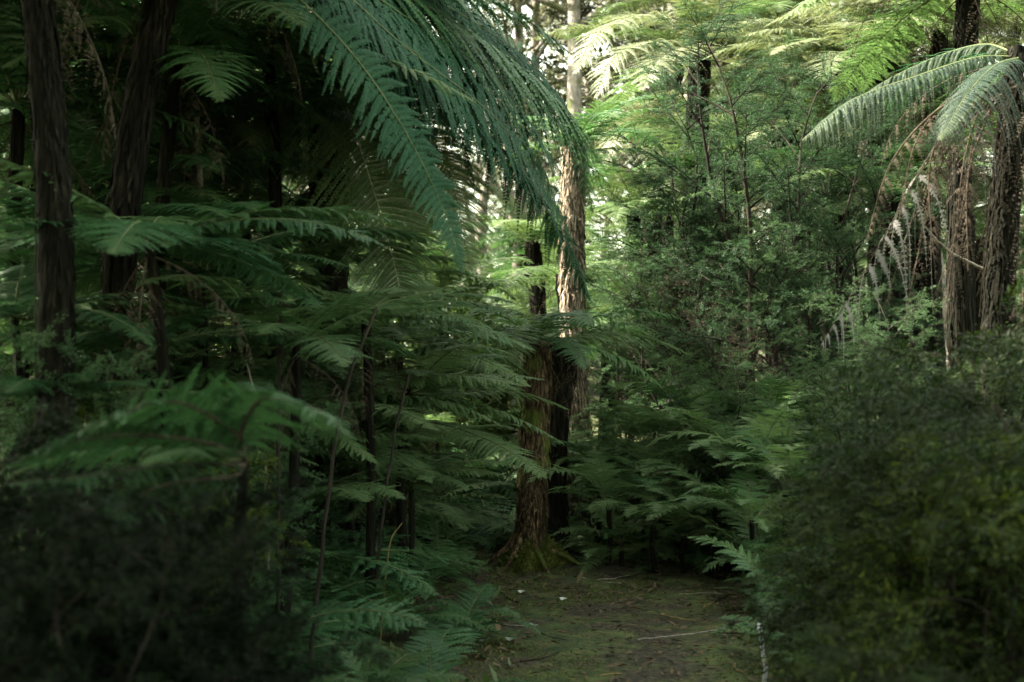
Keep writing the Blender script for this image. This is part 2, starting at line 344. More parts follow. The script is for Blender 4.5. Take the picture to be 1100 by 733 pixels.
# ------------------------------------------------------------------ fern fronds shared by the ferns
def variants(n, fn):
    return [fn(np.random.default_rng(100 + k), k) for k in range(n)]
FR = {}
def build_frond_set(key, mats, n, npin, npul, e0s, bends, **kw):
    out = []
    for k in range(n):
        r = np.random.default_rng(hash_seed(key) + k)
        mb = MB(); C = arch(1.0, e0s[k % len(e0s)], bends[k % len(bends)], r)
        frond(mb, C, r, npin=npin, npul=npul, thick=0.0062, **kw)
        out.append((mb.mesh('frond', mats), e0s[k % len(e0s)]))
    FR[key] = out
def hash_seed(s): return sum(ord(c) * (i + 3) for i, c in enumerate(s)) % 9973
e0s = [62, 48, 40, 30, 22, 12, 4, 55]; bds = [72, 70, 58, 66, 52, 48, 45, 95]
for nm, mat in (('deep', 'fern_deep'), ('mid', 'fern_mid'), ('light', 'fern_light'), ('gold', 'fern_gold_sunlit')):
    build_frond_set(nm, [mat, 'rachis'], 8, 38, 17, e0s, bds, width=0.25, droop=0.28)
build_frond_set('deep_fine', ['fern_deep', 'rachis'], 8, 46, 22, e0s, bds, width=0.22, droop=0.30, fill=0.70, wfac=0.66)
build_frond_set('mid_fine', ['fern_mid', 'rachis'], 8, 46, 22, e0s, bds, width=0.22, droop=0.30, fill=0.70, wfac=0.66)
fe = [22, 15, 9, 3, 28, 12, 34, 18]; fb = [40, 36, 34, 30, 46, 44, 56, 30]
M['fern_soft_lit'] = leaf_mat('fern_soft_lit', (0.032, 0.080, 0.032), (0.062, 0.126, 0.048), (0.110, 0.172, 0.066), trans=0.32, spec=0.3)  # lightened green, painting extra light into the left understorey
M['fern_cool_lit'] = leaf_mat('fern_cool_lit', (0.052, 0.105, 0.044), (0.094, 0.160, 0.066), (0.150, 0.212, 0.090), trans=0.34, spec=0.3)  # lighter again, light on the layered left fronds painted into the green
for nm, mat in (('flat_deep', 'fern_deep'), ('flat_mid', 'fern_soft_lit'), ('flat_light', 'fern_cool_lit')):
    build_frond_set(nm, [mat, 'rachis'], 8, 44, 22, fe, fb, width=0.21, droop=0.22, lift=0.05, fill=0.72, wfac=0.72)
build_frond_set('dead', ['fern_dead', 'rachis_brown'], 6, 18, 12, [-20, -35, -50, 0, 10, -60], [65, 52, 38, 85, 98, 28], width=0.17, droop=0.9, keep=0.75, lift=-0.2, gap=0.25, fill=0.3, wfac=0.35)
build_frond_set('low', ['fern_mid', 'rachis'], 8, 22, 11, [70, 60, 50, 40, 32, 25, 65, 45], [85, 80, 75, 70, 60, 50, 105, 95], width=0.27, droop=0.2, s0=0.2)
M['fern_bank_lit'] = leaf_mat('fern_bank_lit', (0.056, 0.112, 0.046), (0.098, 0.168, 0.070), (0.150, 0.220, 0.096), trans=0.34, spec=0.3)  # raised brightness stands in for skylight that misses the bank
build_frond_set('low_bright', ['fern_bank_lit', 'rachis'], 8, 26, 13, [70, 60, 50, 40, 32, 25, 65, 45], [85, 80, 75, 70, 60, 50, 105, 95], width=0.25, droop=0.2, s0=0.2)
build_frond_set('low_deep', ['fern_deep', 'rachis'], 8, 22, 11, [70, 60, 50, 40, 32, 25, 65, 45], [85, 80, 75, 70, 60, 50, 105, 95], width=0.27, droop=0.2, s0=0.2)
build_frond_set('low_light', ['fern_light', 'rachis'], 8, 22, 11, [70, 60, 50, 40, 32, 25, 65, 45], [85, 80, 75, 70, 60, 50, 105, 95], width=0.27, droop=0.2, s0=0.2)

# ------------------------------------------------------------------ tree fern trunks
def fern_trunk(name, A, B, r0, r1, mats, seed, bend=0.05, rough=1.0, flare=0.0):
    """fibrous trunk from A to B (relative to A): lumpy core plus a thatch of old stalk bases and root fibres"""
    r = np.random.default_rng(seed); A = np.asarray(A, float); B = np.asarray(B, float)
    H = np.linalg.norm(B - A); n = max(6, int(H / 0.06))
    s = np.linspace(0, 1, n)
    side = np.array([r.standard_normal(), r.standard_normal(), 0]) * bend * H
    C = (B - A)[None] * s[:, None] + side[None] * np.sin(s * math.pi)[:, None]
    rad = r0 + (r1 - r0) * s + flare * np.exp(-s * H / 0.18)
    mb = MB(); k = 18
    T, S, N = frames(C, (1, 0, 0))
    a = np.arange(k) * 2 * math.pi / k
    groove = 1 + 0.14 * np.sin(a * 5 + r.random() * 6)[None] + 0.11 * r.standard_normal((n, k)) + 0.08 * np.sin(a * 3 + 2)[None] * np.sin(s * 9)[:, None]
    V = C[:, None] + (rad[:, None] * groove)[..., None] * (np.cos(a)[None, :, None] * S[:, None] + np.sin(a)[None, :, None] * N[:, None])
    i = np.arange(n - 1)[:, None] * k; j = np.arange(k)[None]; j2 = (j + 1) % k
    mb.add(V, np.stack([i + j, i + j2, i + k + j2, i + k + j], -1), 0)
    nf = int(H * (330 if rough < 1.2 else 520) * rough)
    if nf:
        ss = r.random(nf); aa = r.uniform(0, 2 * math.pi, nf); fl = np.clip(r.lognormal(-1.9 if rough < 1.2 else -2.5, 0.5, nf), 0.03, 0.5)
        rd = np.interp(ss, s, rad)
        ipc = lambda q, A_: np.stack([np.interp(q, s, A_[:, c]) for c in range(3)], 1)
        out = lambda q: np.cos(aa)[:, None] * ipc(q, S) + np.sin(aa)[:, None] * ipc(q, N)
        pts = []
        flareout = np.abs(r.normal(0, 0.25, nf)) * (2.4 if rough > 1.2 else 1.3)
        for f, off in ((0, 0.94), (0.5, 1.04), (1.0, 1.05)):
            q = np.clip(ss - f * fl / H, 0, 1)
            aa2 = f * r.normal(0, 0.10, nf)
            aa = aa + aa2
            pts.append(ipc(q, C) + out(q) * (rd * (off + flareout * f * 0.22) + 0.006)[:, None])
        wdt = r.uniform(0.004, 0.014, nf)[:, None] * (r0 / 0.11)
        tg = np.stack([-np.sin(aa), np.cos(aa), np.zeros(nf)], 1)
        tg = unit(-np.sin(aa)[:, None] * ipc(ss, S) + np.cos(aa)[:, None] * ipc(ss, N))
        V = np.stack([pts[0] - tg * wdt, pts[0] + tg * wdt, pts[1] - tg * wdt, pts[1] + tg * wdt, pts[2] - tg * wdt * .4, pts[2] + tg * wdt * .4], 1)
        q0 = np.array([[0, 1, 3, 2], [2, 3, 5, 4]])
        mb.add(V, q0[None] + (np.arange(nf) * 6)[:, None, None], 0)
    return mb.mesh(name, mats)

ALT = {'deep_fine': 'mid_fine', 'mid_fine': 'light', 'mid': 'light', 'light': 'mid', 'gold': 'light', 'low_bright': 'low', 'flat_deep': 'flat_mid', 'flat_mid': 'flat_light', 'flat_light': 'flat_mid'}
def tree_fern(label, base, crown, r=0.11, nf=18, L=1.6, key='mid', seed=1, trunk='trunk_dark', dead=5, group=None, only=None,
              jit=0.25, az0=None, azr=360, pick=None, rough=1.0, flare=0.02, bend=0.03, name='tree_fern', deadL=0.6, r1=None):
    rr = np.random.default_rng(seed)
    base = np.asarray(base, float); crown = np.asarray(crown, float)
    root = empty(name, base); props(root, label, 'tree fern', group)
    link('trunk', fern_trunk('trunk', base, crown + np.array([0, 0, 0.05]), r, r1 or r * 0.9, [trunk], seed, bend, rough, flare), root)
    top = crown - base
    for k in range(nf):
        ph = (k * 137.5 + 40 * rr.standard_normal() * 0.3) % 360
        if az0 is not None: ph = az0 + (ph / 360 - 0.5) * azr
        v = FR[ALT[key] if rr.random() < 0.22 else key]; sel = pick if pick else range(len(v))
        me, _ = v[list(sel)[(k + seed) % len(list(sel))]]
        sc = L * (1 + jit * 0.6 * rr.standard_normal()); sc = max(sc, L * 0.5)
        link('frond', me, root, top + np.array([0, 0, 0.02 * rr.random()]), (R(5 * rr.standard_normal()), R(6 * rr.standard_normal()), R(ph)), sc)
    for k in range(dead):
        me, _ = FR['dead'][k % len(FR['dead'])]
        link('dead_frond', me, root, top - np.array([0, 0, 0.04]), (0, 0, R(k * 137.5 + 30 * seed)), L * deadL * (0.8 + 0.4 * rr.random()))
    return root, top

def own_frond(root, pts, mats, seed, npin=40, npul=22, width=0.22, name='frond', n=34, label=None, roll=None, **kw):
    """a frond with its own course through given points (world)"""
    r = np.random.default_rng(seed); C = resample(pts, n) - np.array(root.location)
    if roll is not None:            # the blade leans over to one side
        T0 = unit(C[1] - C[0]); S0 = unit(np.cross(T0, Z)); kw['side'] = S0 * math.cos(R(roll)) - np.cross(S0, T0) * math.sin(R(roll))
    mb = MB(); frond(mb, C, r, npin=npin, npul=npul, width=width, **kw)
    o = link(name, mb.mesh(name, mats), root)
    if label: o['label'] = label
    return o

# ------------------------------------------------------------------ shrubs and trees with fine leaves
def plant_meshes(seed, H, spread, mats, stems=3, nb=9, nt=7, leaf=0.022, nl=16, bare=0.15, up=0.5, r0=0.02, lw=0.22, lean=0.25, droop=0.1, twig=0.22, flat=0.5, sub=4, scatter_=0.15):
    """stems > boughs > twigs > sprays of narrow leaves, returned as a stem mesh and a foliage mesh"""
    r = np.random.default_rng(seed); st = MB(); fo = MB()
    tw0, twd, twl = [], [], []
    for q in range(stems):
        a = r.uniform(0, 2 * math.pi); ln = lean * r.uniform(0.3, 1) * H * (0 if stems == 1 and lean < 0.05 else 1)
        h = H * r.uniform(0.75, 1.0)
        pts = [np.zeros(3)]
        for f in (0.3, 0.6, 0.85, 1.0):
            pts.append(np.array([math.cos(a) * ln * f ** 1.3 + 0.03 * H * r.standard_normal(), math.sin(a) * ln * f ** 1.3 + 0.03 * H * r.standard_normal(), h * f]))
        C = resample(pts, 14); tube(st, C, r0 * (1.0 - 0.85 * np.linspace(0, 1, 14)), 0, 6)
        for b in range(nb):
            f = bare + (1 - bare) * (b + r.random()) / nb; f = min(f, 0.99)
            p = np.array([np.interp(f, np.linspace(0, 1, 14), C[:, c]) for c in range(3)])
            az = b * 2.4 + r.uniform(-0.5, 0.5) + q; e = up * (0.5 + 0.9 * f) + 0.2 * r.standard_normal()
            bl = spread * (1.05 - 0.65 * abs(f - 0.45) * 1.6) * r.uniform(0.6, 1.1); bl = max(bl, 0.2 * spread)
            d = np.array([math.cos(az) * math.cos(e), math.sin(az) * math.cos(e), math.sin(e)])
            Cb = resample([p, p + d * bl * 0.5 + np.array([0, 0, 0.03 * bl]), p + d * bl + np.array([0, 0, (0.12 - droop) * bl])], 8)
            tube(st, Cb, r0 * 0.42 * (1 - 0.8 * np.linspace(0, 1, 8)) * (1 - 0.5 * f), 0, 4)
            for t in range(nt):
                g = 0.2 + 0.8 * (t + r.random()) / nt; g = min(g, 1)
                pb = np.array([np.interp(g, np.linspace(0, 1, 8), Cb[:, c]) for c in range(3)])
                az2 = az + (1 if t % 2 else -1) * r.uniform(0.3, 1.1); e2 = 0.25 + 0.3 * r.standard_normal() - droop
                d2 = np.array([math.cos(az2) * math.cos(e2), math.sin(az2) * math.cos(e2), math.sin(e2)])
                tl = twig * spread * r.uniform(0.6, 1.3)
                Ct = resample([pb, pb + d2 * tl * .5, pb + d2 * tl + np.array([0, 0, -droop * tl])], 4)
                tube(st, Ct, r0 * 0.12 * np.array([1, .8, .6, .3]), 0, 3)
                for u in range(sub):
                    hh = (u + r.random()) / sub
                    pt = pb + d2 * tl * hh
                    az3 = az2 + r.normal(0, 0.7); e3 = e2 + r.normal(0, 0.35)
                    tw0.append(pt); twd.append([math.cos(az3) * math.cos(e3), math.sin(az3) * math.cos(e3), math.sin(e3)]); twl.append(tl * r.uniform(0.35, 0.7))
    tw0 = np.array(tw0); twd = unit(np.array(twd)); twl = np.array(twl); m = len(tw0)
    # thin strips for the last twigs
    sd = unit(np.cross(twd, Z)) * r0 * 0.07; e = tw0 + twd * twl[:, None]
    st.add(np.stack([tw0 - sd, tw0 + sd, e + sd * .4, e - sd * .4], 1), np.arange(m * 4).reshape(-1, 4), 0)
    f = (np.arange(nl) + 0.5) / nl
    p = tw0[:, None] + twd[:, None] * (twl[:, None] * f[None] * 1.05)[..., None] - Z * (droop * twl[:, None] * f[None] ** 2)[..., None]
    p = p + r.standard_normal(p.shape) * (twl * scatter_)[:, None, None] * np.array([1, 1, 0.6])
    ld = unit(twd[:, None] * 0.9 + r.standard_normal(p.shape) * 0.65 * np.array([1, 1, flat]))
    ls = unit(np.cross(ld, Z + 0.6 * r.standard_normal(p.shape)))
    ll = (leaf * r.lognormal(0, 0.3, p.shape[:2]))[..., None]
    V = np.stack([p, p + ld * ll * .5 + ls * ll * lw, p + ld * ll, p + ld * ll * .5 - ls * ll * lw], 2).reshape(-1, 3)
    fo.add(V, np.arange(len(V)).reshape(-1, 4), 0)
    return st.mesh('stems', [mats[1]], False), fo.mesh('foliage', [mats[0]])

def shrub(label, loc, meshes, rz=0, sc=1.0, group=None, name='shrub', cat='shrub', a='stems', b='foliage'):
    o = empty(name, loc); props(o, label, cat, group); o.rotation_euler = (0, 0, rz)
    link(a, meshes[0], o, sc=sc); link(b, meshes[1], o, sc=sc)
    return o

def gp0(px, Y): return on(P(px, 0, Y)[0], Y)
# ================================================================== LAYOUT
# ---- dark tree ferns on the left
t, top = tree_fern('black trunked tree fern at the far left edge, nearest of the tall ferns', on(-1.80, 5.3), P(30, -70, 5.3), r=0.055, nf=24, L=1.5, key='deep_fine', seed=3, dead=4, rough=1.4)
# the large tree fern whose fronds arch over the middle
base2 = on(P(158, 0, 6.2)[0], 6.2); crown2 = P(200, -95, 6.2)
tfA, top = tree_fern('big dark tree fern whose long fronds arch over the path towards the pale trunk', base2, crown2, r=0.062, nf=18, L=1.9, key='deep_fine', seed=8, dead=5, az0=170, azr=230, rough=1.4)
DP = ['fern_arch', 'rachis']
cr = np.array([205, -92, 6.2])
A1 = np.array([(330, -22, 6.6), (440, 70, 7.0), (545, 168, 7.4), (602, 250, 7.6), (634, 322, 7.7)], float)   # lower course of the arch
A2 = np.array([(340, -60, 7.0), (455, -8, 7.8), (560, 60, 8.6), (612, 125, 9.0), (629, 212, 9.2)], float)      # upper course
def arch_frond(pts, seed, width, **kw):
    q = np.vstack([cr, pts]); a = dict(npin=64, npul=26, fill=0.70, wfac=0.75, jit=1.1, mid=0.55, late=1.5, droop=0.32, ang=9, lift=0.05, gap=0.04, keep=0.97)
    a.update(kw); own_frond(tfA, [P(*v) for v in q], ['fern_mid', 'rachis'] if seed % 4 == 3 else DP, seed, width=width, n=40, roll=a.pop('roll', 50 + 10 * math.sin(seed * 2.3)), **a)
arch_frond(A1, 1, 0.105, late=2.1, droop=0.7, npin=100, roll=22, ang=16)
arch_frond(A2, 2, 0.150, late=1.8, droop=0.5, npin=84, roll=50, ang=8)
rj = np.random.default_rng(44)
for k, f in enumerate([0.22, 0.46, 0.70, 0.90, 0.58, 0.34, 0.80, 1.06, 0.12, 0.97]):
    q = A1 * (1 - f) + A2 * f; cut = [0.74, 0.94, 0.86, 0.97, 0.70, 0.84, 0.66, 0.90, 0.62, 0.78][k]
    q = np.vstack([cr, q]); q = resample(q, 24)[:max(6, int(24 * cut))][[0, 5, 10, -5, -1] if cut > 0.65 else [0, 4, 8, -3, -1]][1:]
    q[:, 2] += rj.uniform(-0.35, 0.3); q[:, 0] += rj.uniform(-8, 8); q[1:, 1] += rj.uniform(-14, 22); q[-1] += (4, 26, 0)
    arch_frond(q, 300 + k, 0.16, late=1.5)
# fronds of the same crown hanging in front, nearer and steeper
arch_frond(np.array([(300, -20, 6.2), (380, 60, 6.3), (440, 150, 6.4), (480, 235, 6.5), (497, 292, 6.5)], float), 4, 0.10, late=1.3)
arch_frond(np.array([(290, -50, 6.2), (360, 10, 6.5), (415, 85, 6.8), (455, 165, 7.0), (470, 230, 7.0)], float), 9, 0.11)
arch_frond(np.array([(300, -70, 6.6), (390, -20, 7.2), (450, 50, 7.6), (490, 130, 7.8), (510, 200, 7.9)], float), 10, 0.11)
arch_frond(np.array([(300, -90, 7.2), (400, -60, 8.2), (490, -10, 8.8), (545, 50, 9.2)], float), 12, 0.11)
# tree fern with the thick dark trunk, fronds in front coloured lighter in place of light on them
base4 = on(P(350, 0, 8.6)[0], 8.6); c4 = P(352, 118, 8.6)
tfB, top = tree_fern('tree fern with a stout shaggy trunk and pale green fronds hanging right of it', base4, c4, r=0.115, nf=15, L=1.2, key='mid_fine', seed=12, dead=6, az0=150, azr=260)
MP = ['fern_light', 'rachis_pale']
own_frond(tfB, [c4, P(380, 105, 8.3), P(415, 150, 8.0), P(440, 220, 7.8), P(448, 270, 7.8)], MP, 11, npin=50, npul=30, width=0.32, droop=0.22, fill=0.72, wfac=0.7, roll=50)
own_frond(tfB, [c4, P(372, 92, 8.4), P(430, 112, 8.3), P(480, 180, 8.2), P(505, 290, 8.2)], ['fern_light', 'rachis'], 12, npin=56, npul=26, width=0.25, droop=0.35, fill=0.72, wfac=0.7, roll=40)
own_frond(tfB, [c4, P(330, 90, 8.2), P(290, 120, 8.0), P(262, 190, 7.9)], ['fern_light', 'rachis'], 13, npin=46, npul=22, width=0.30, droop=0.3)
own_frond(tfB, [c4, P(365, 100, 8.0), P(400, 200, 7.4), P(425, 290, 7.3), P(432, 330, 7.3)], ['fern_light', 'rachis_pale'], 14, npin=50, npul=26, width=0.26, droop=0.25, fill=0.72, wfac=0.7, roll=45)
tree_fern('slimmer tree fern behind, its trunk dark between two stouter trunks', on(P(297, 0, 12.6)[0], 12.6), P(297, 150, 12.6), r=0.09, nf=14, L=1.3, key='mid', seed=15, dead=4)
# eye-level layered fronds left of the middle
tree_fern('short tree fern at eye level with flat layered fronds left of the path', on(P(395, 0, 7.0)[0], 7.0), P(392, 345, 7.0), r=0.018, nf=15, L=0.85, key='flat_light', seed=21, dead=2)
tree_fern('spreading young tree fern with bluish fronds just behind the eye-level one', on(P(440, 0, 8.0)[0], 8.0), P(440, 425, 8.0), r=0.02, nf=15, L=0.8, key='flat_light', seed=22, dead=2)
tree_fern('low wide tree fern whose fronds brush the two thin stems on the left', on(P(300, 0, 6.2)[0], 6.2), P(318, 372, 6.2), r=0.018, nf=13, L=0.85, key='flat_mid', seed=23, dead=3)
tree_fern('shaded tree fern with a narrow trunk in front of the left gap', on(P(160, 0, 5.4)[0], 5.4), P(158, 262, 5.4), r=0.018, nf=13, L=0.95, key='flat_deep', seed=24, dead=3)
tree_fern('sunlit tree fern glimpsed through the gap between the left trunks', on(P(255, 0, 12.5)[0], 12.5), P(240, 300, 12.5), r=0.10, nf=14, L=1.2, key='light', seed=25, dead=4, trunk='trunk_warm')
tree_fern('pale green tree fern at the left border behind the black trunk', on(P(10, 0, 9.5)[0], 9.5), P(18, 235, 9.5), r=0.09, nf=14, L=1.2, key='mid', seed=26, dead=4)
tree_fern('dim tree fern filling the space between the two leftmost trunks', on(P(95, 0, 9.0)[0], 9.0), P(92, 175, 9.0), r=0.09, nf=16, L=1.35, key='mid', seed=27, dead=5)
extra = [  # px, py of crown, depth, frond length, key
 (60, 60, 8.0, 1.6, 'deep_fine'), (255, 30, 9.5, 1.7, 'mid_fine'), (190, 70, 6.9, 1.3, 'mid_fine'), (110, 110, 10.2, 1.6, 'mid_fine'), (20, 120, 7.0, 1.3, 'deep_fine'), (280, -30, 8.0, 1.6, 'deep_fine'),
 (200, 190, 8.4, 1.1, 'mid_fine'), (132, 205, 7.6, 1.0, 'deep_fine'), (258, 195, 9.8, 1.1, 'mid_fine'), (40, 185, 8.6, 1.1, 'mid_fine'), (300, 120, 9.8, 1.3, 'mid_fine')]
for k, (px, py, Y, L, ky) in enumerate(extra):
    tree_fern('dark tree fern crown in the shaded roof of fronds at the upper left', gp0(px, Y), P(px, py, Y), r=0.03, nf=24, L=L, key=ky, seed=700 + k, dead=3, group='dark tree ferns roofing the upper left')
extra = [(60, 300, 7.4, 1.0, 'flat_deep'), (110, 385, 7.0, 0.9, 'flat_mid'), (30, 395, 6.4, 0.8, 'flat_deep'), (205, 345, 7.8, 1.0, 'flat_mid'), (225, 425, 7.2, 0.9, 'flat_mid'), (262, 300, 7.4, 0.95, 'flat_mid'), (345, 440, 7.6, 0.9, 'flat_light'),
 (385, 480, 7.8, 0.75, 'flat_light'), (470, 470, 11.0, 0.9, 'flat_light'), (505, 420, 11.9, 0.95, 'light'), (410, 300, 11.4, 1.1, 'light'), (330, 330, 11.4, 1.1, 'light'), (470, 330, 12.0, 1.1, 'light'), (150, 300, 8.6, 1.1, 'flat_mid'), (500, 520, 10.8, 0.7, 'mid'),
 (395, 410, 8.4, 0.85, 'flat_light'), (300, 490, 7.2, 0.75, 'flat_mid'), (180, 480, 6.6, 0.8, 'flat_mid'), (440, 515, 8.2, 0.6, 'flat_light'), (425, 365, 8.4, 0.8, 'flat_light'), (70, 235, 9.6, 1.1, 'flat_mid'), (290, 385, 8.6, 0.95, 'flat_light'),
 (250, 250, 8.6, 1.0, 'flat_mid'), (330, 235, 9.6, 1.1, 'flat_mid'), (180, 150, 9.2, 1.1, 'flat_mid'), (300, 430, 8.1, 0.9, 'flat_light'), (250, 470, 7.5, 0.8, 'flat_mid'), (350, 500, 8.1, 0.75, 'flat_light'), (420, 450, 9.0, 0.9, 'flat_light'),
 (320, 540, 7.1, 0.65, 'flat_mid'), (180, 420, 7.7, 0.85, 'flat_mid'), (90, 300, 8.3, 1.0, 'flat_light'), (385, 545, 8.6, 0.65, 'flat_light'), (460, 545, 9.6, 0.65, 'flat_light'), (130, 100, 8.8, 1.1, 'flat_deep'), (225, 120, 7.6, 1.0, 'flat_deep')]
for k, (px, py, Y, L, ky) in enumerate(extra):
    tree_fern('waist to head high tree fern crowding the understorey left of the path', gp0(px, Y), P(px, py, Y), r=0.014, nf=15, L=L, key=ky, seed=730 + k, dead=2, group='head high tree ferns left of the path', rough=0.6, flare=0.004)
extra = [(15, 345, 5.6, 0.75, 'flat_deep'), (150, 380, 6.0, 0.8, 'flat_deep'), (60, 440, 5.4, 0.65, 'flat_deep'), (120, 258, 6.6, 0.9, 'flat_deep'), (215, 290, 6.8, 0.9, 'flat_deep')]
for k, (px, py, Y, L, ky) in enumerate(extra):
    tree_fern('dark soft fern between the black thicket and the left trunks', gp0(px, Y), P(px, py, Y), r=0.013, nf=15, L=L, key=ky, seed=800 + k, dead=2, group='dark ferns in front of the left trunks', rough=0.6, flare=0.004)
# near, out-of-focus fern bottom left
nearL, _ = tree_fern('out of focus fern close to the camera, fronds reaching out over the black thicket', on(-0.72, 3.7), P(262, 500, 3.7), r=0.012, nf=2, L=0.5, key='flat_deep', seed=31, dead=0, az0=200, azr=120)
for k, (a, b, c, d_) in enumerate([((255, 468), (190, 432), (120, 448), (40, 492)), ((258, 486), (190, 470), (100, 470), (10, 500)), ((255, 500), (180, 500), (90, 512), (5, 520)), ((250, 512), (180, 520), (130, 545), (110, 575)), ((258, 470), (280, 430), (330, 436), (380, 470))]):
    own_frond(nearL, [P(262, 500, 3.7), P(*a, 3.65), P(*b, 3.5), P(*c, 3.3), P(*d_, 3.2)], ['fern_deep', 'rachis_brown'], 40 + k, npin=34, npul=20, width=0.24, droop=0.3, wfac=0.7)

# ---- the middle: pair of trunks, moss mound
mainA = on(P(568, 0, 9.4)[0], 9.4); cA = P(578, 372, 9.4)
tfM, top = tree_fern('tree fern standing where the path ends, rough brown trunk on a mossy mound', mainA, cA, r=0.092, nf=12, L=0.95, key='mid_fine', seed=33, dead=4, trunk='trunk_warm', flare=0.0, pick=[3, 4, 5, 2, 6, 5], rough=1.7, bend=0.015)
own_frond(tfM, [cA, P(566, 352, 9.2), P(555, 358, 8.9), P(548, 385, 8.7), P(546, 398, 8.7)], ['fern_light', 'rachis'], 51, npin=26, npul=16, width=0.30, droop=0.2)
own_frond(tfM, [cA, P(540, 340, 9.3), P(490, 342, 9.2), P(445, 365, 9.1)], ['fern_mid', 'rachis'], 52, npin=34, npul=18, width=0.26, droop=0.25)
own_frond(tfM, [cA, P(530, 352, 9.0), P(480, 360, 8.8), P(452, 388, 8.7)], ['fern_mid', 'rachis'], 53, npin=34, npul=18, width=0.26, droop=0.25)
# moss mound with roots, part of that tree fern
def mound(root):
    r = np.random.default_rng(77); mb = MB()
    th = np.linspace(0, 2 * math.pi, 29)[:-1]; rr = np.linspace(0, 1, 9)
    hgt = 0.26
    ra = 0.21 * (1 + 0.25 * np.sin(th * 3 + 1) + 0.12 * np.sin(th * 7))
    X = 0.03 + rr[:, None] * ra[None] * np.cos(th)[None] * 1.05; Y = -0.02 + rr[:, None] * ra[None] * np.sin(th)[None]
    Zz = hgt * (1 - rr[:, None] ** 1.5) - 0.03 + 0.02 * r.standard_normal(X.shape)
    V = np.stack([X, Y, Zz], -1); k = len(th); i = np.arange(8)[:, None] * k; j = np.arange(k)[None]; j2 = (j + 1) % k
    mb.add(V, np.stack([i + j, i + j2, i + k + j2, i + k + j], -1), 0)
    n = 9000; u = np.sqrt(r.random(n)); a = r.uniform(0, 2 * math.pi, n); R_ = np.interp(a, np.r_[th, 2 * math.pi], np.r_[ra, ra[0]])
    p = np.stack([0.03 + u * R_ * np.cos(a) * 1.05, -0.02 + u * R_ * np.sin(a), hgt * (1 - u ** 1.5) - 0.03], 1)
    d = unit(np.stack([np.cos(a) * u, np.sin(a) * u, np.full(n, 0.7)], 1) + 0.5 * r.standard_normal((n, 3))); s = unit(np.cross(d, r.standard_normal((n, 3))))
    l = (0.022 * r.lognormal(0, 0.4, n))[:, None]
    V = np.stack([p, p + d * l * .5 + s * l * .18, p + d * l, p + d * l * .5 - s * l * .18], 1)
    mb.add(V, np.arange(n * 4).reshape(-1, 4), 0)
    link('moss_mound', mb.mesh('moss_mound', ['moss']), root)
    for q, (a, ln) in enumerate([(-0.35, 0.42), (0.25, 0.38), (-1.2, 0.36), (-2.2, 0.30), (3.0, 0.32)]):
        m2 = MB(); dv = np.array([math.cos(a), math.sin(a), 0])
        C = resample([dv * 0.07 + Z * 0.22, dv * 0.14 + Z * 0.13, dv * 0.6 * ln + Z * 0.09, dv * ln - Z * 0.0], 12)
        tube(m2, C, np.linspace(0.030, 0.010, 12), 0, 8, 0.12, r)
        link('root', m2.mesh('root', ['trunk_warm'], True), root)
mound(tfM)
tree_fern('dark leaning trunk pressed against the back of the path-end tree fern', on(P(592, 0, 9.85)[0], 9.85), P(607, 372, 9.85), r=0.11, nf=5, L=0.8, key='mid_fine', seed=35, dead=9, az0=0, azr=160, pick=[3, 4, 5], rough=1.4, deadL=0.55)
tree_fern('pale streaky trunk lit by the sun, rising right of the path-end fern', on(P(627, 0, 11)[0], 11), P(616, 165, 11), r=0.092, nf=9, L=1.0, key='mid', seed=36, dead=4, trunk='trunk_pale', az0=20, azr=220, rough=1.3, bend=0.012)
tree_fern('thin trunked tree fern with a bright flat crown, just above and behind the path end', on(P(573, 0, 15)[0], 15), P(572, 265, 15), r=0.085, nf=17, L=1.25, key='light', seed=37, dead=3, pick=[2, 3, 4, 5, 3])
tree_fern('tree fern with a shadowed double stem behind the left fronds, beside the thin trunked one', on(P(598, 0, 13.5)[0], 13.5), P(604, 300, 13.5), r=0.07, nf=12, L=0.9, key='light', seed=38, dead=3, pick=[2, 3, 4, 5])
tree_fern('yellowish small tree fern right of the pale streaky trunk', on(P(650, 0, 12)[0], 12), P(655, 360, 12), r=0.06, nf=12, L=0.75, key='light', seed=39, dead=2, pick=[2, 3, 4, 5])

# ---- right: sunlit crowns
tfG, _ = tree_fern('sunlit tree fern crown high over the feathery shrubs, pale yellow fronds', on(P(752, 0, 14)[0], 14), P(752, 62, 14), r=0.11, nf=20, L=1.55, key='gold', seed=45, dead=4, pick=[2, 3, 4, 5, 1, 3])
tfH, _ = tree_fern('second sunlit tree fern, lower and left of the high sunlit crown', on(P(705, 0, 15.5)[0], 15.5), P(706, 150, 15.5), r=0.10, nf=16, L=1.2, key='gold', seed=46, dead=4, pick=[2, 3, 4, 5])
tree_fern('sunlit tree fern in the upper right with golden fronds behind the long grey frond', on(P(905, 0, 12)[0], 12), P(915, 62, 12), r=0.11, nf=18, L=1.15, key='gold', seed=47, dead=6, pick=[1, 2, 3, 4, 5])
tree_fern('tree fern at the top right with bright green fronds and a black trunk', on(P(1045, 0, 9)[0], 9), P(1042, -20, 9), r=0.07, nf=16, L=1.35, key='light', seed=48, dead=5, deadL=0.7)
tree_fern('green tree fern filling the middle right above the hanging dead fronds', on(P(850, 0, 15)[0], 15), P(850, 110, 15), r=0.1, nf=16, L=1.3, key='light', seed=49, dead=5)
GM = ['fern_gold_sunlit', 'rachis']; cG = P(752, 62, 14); cH = P(706, 150, 15.5)
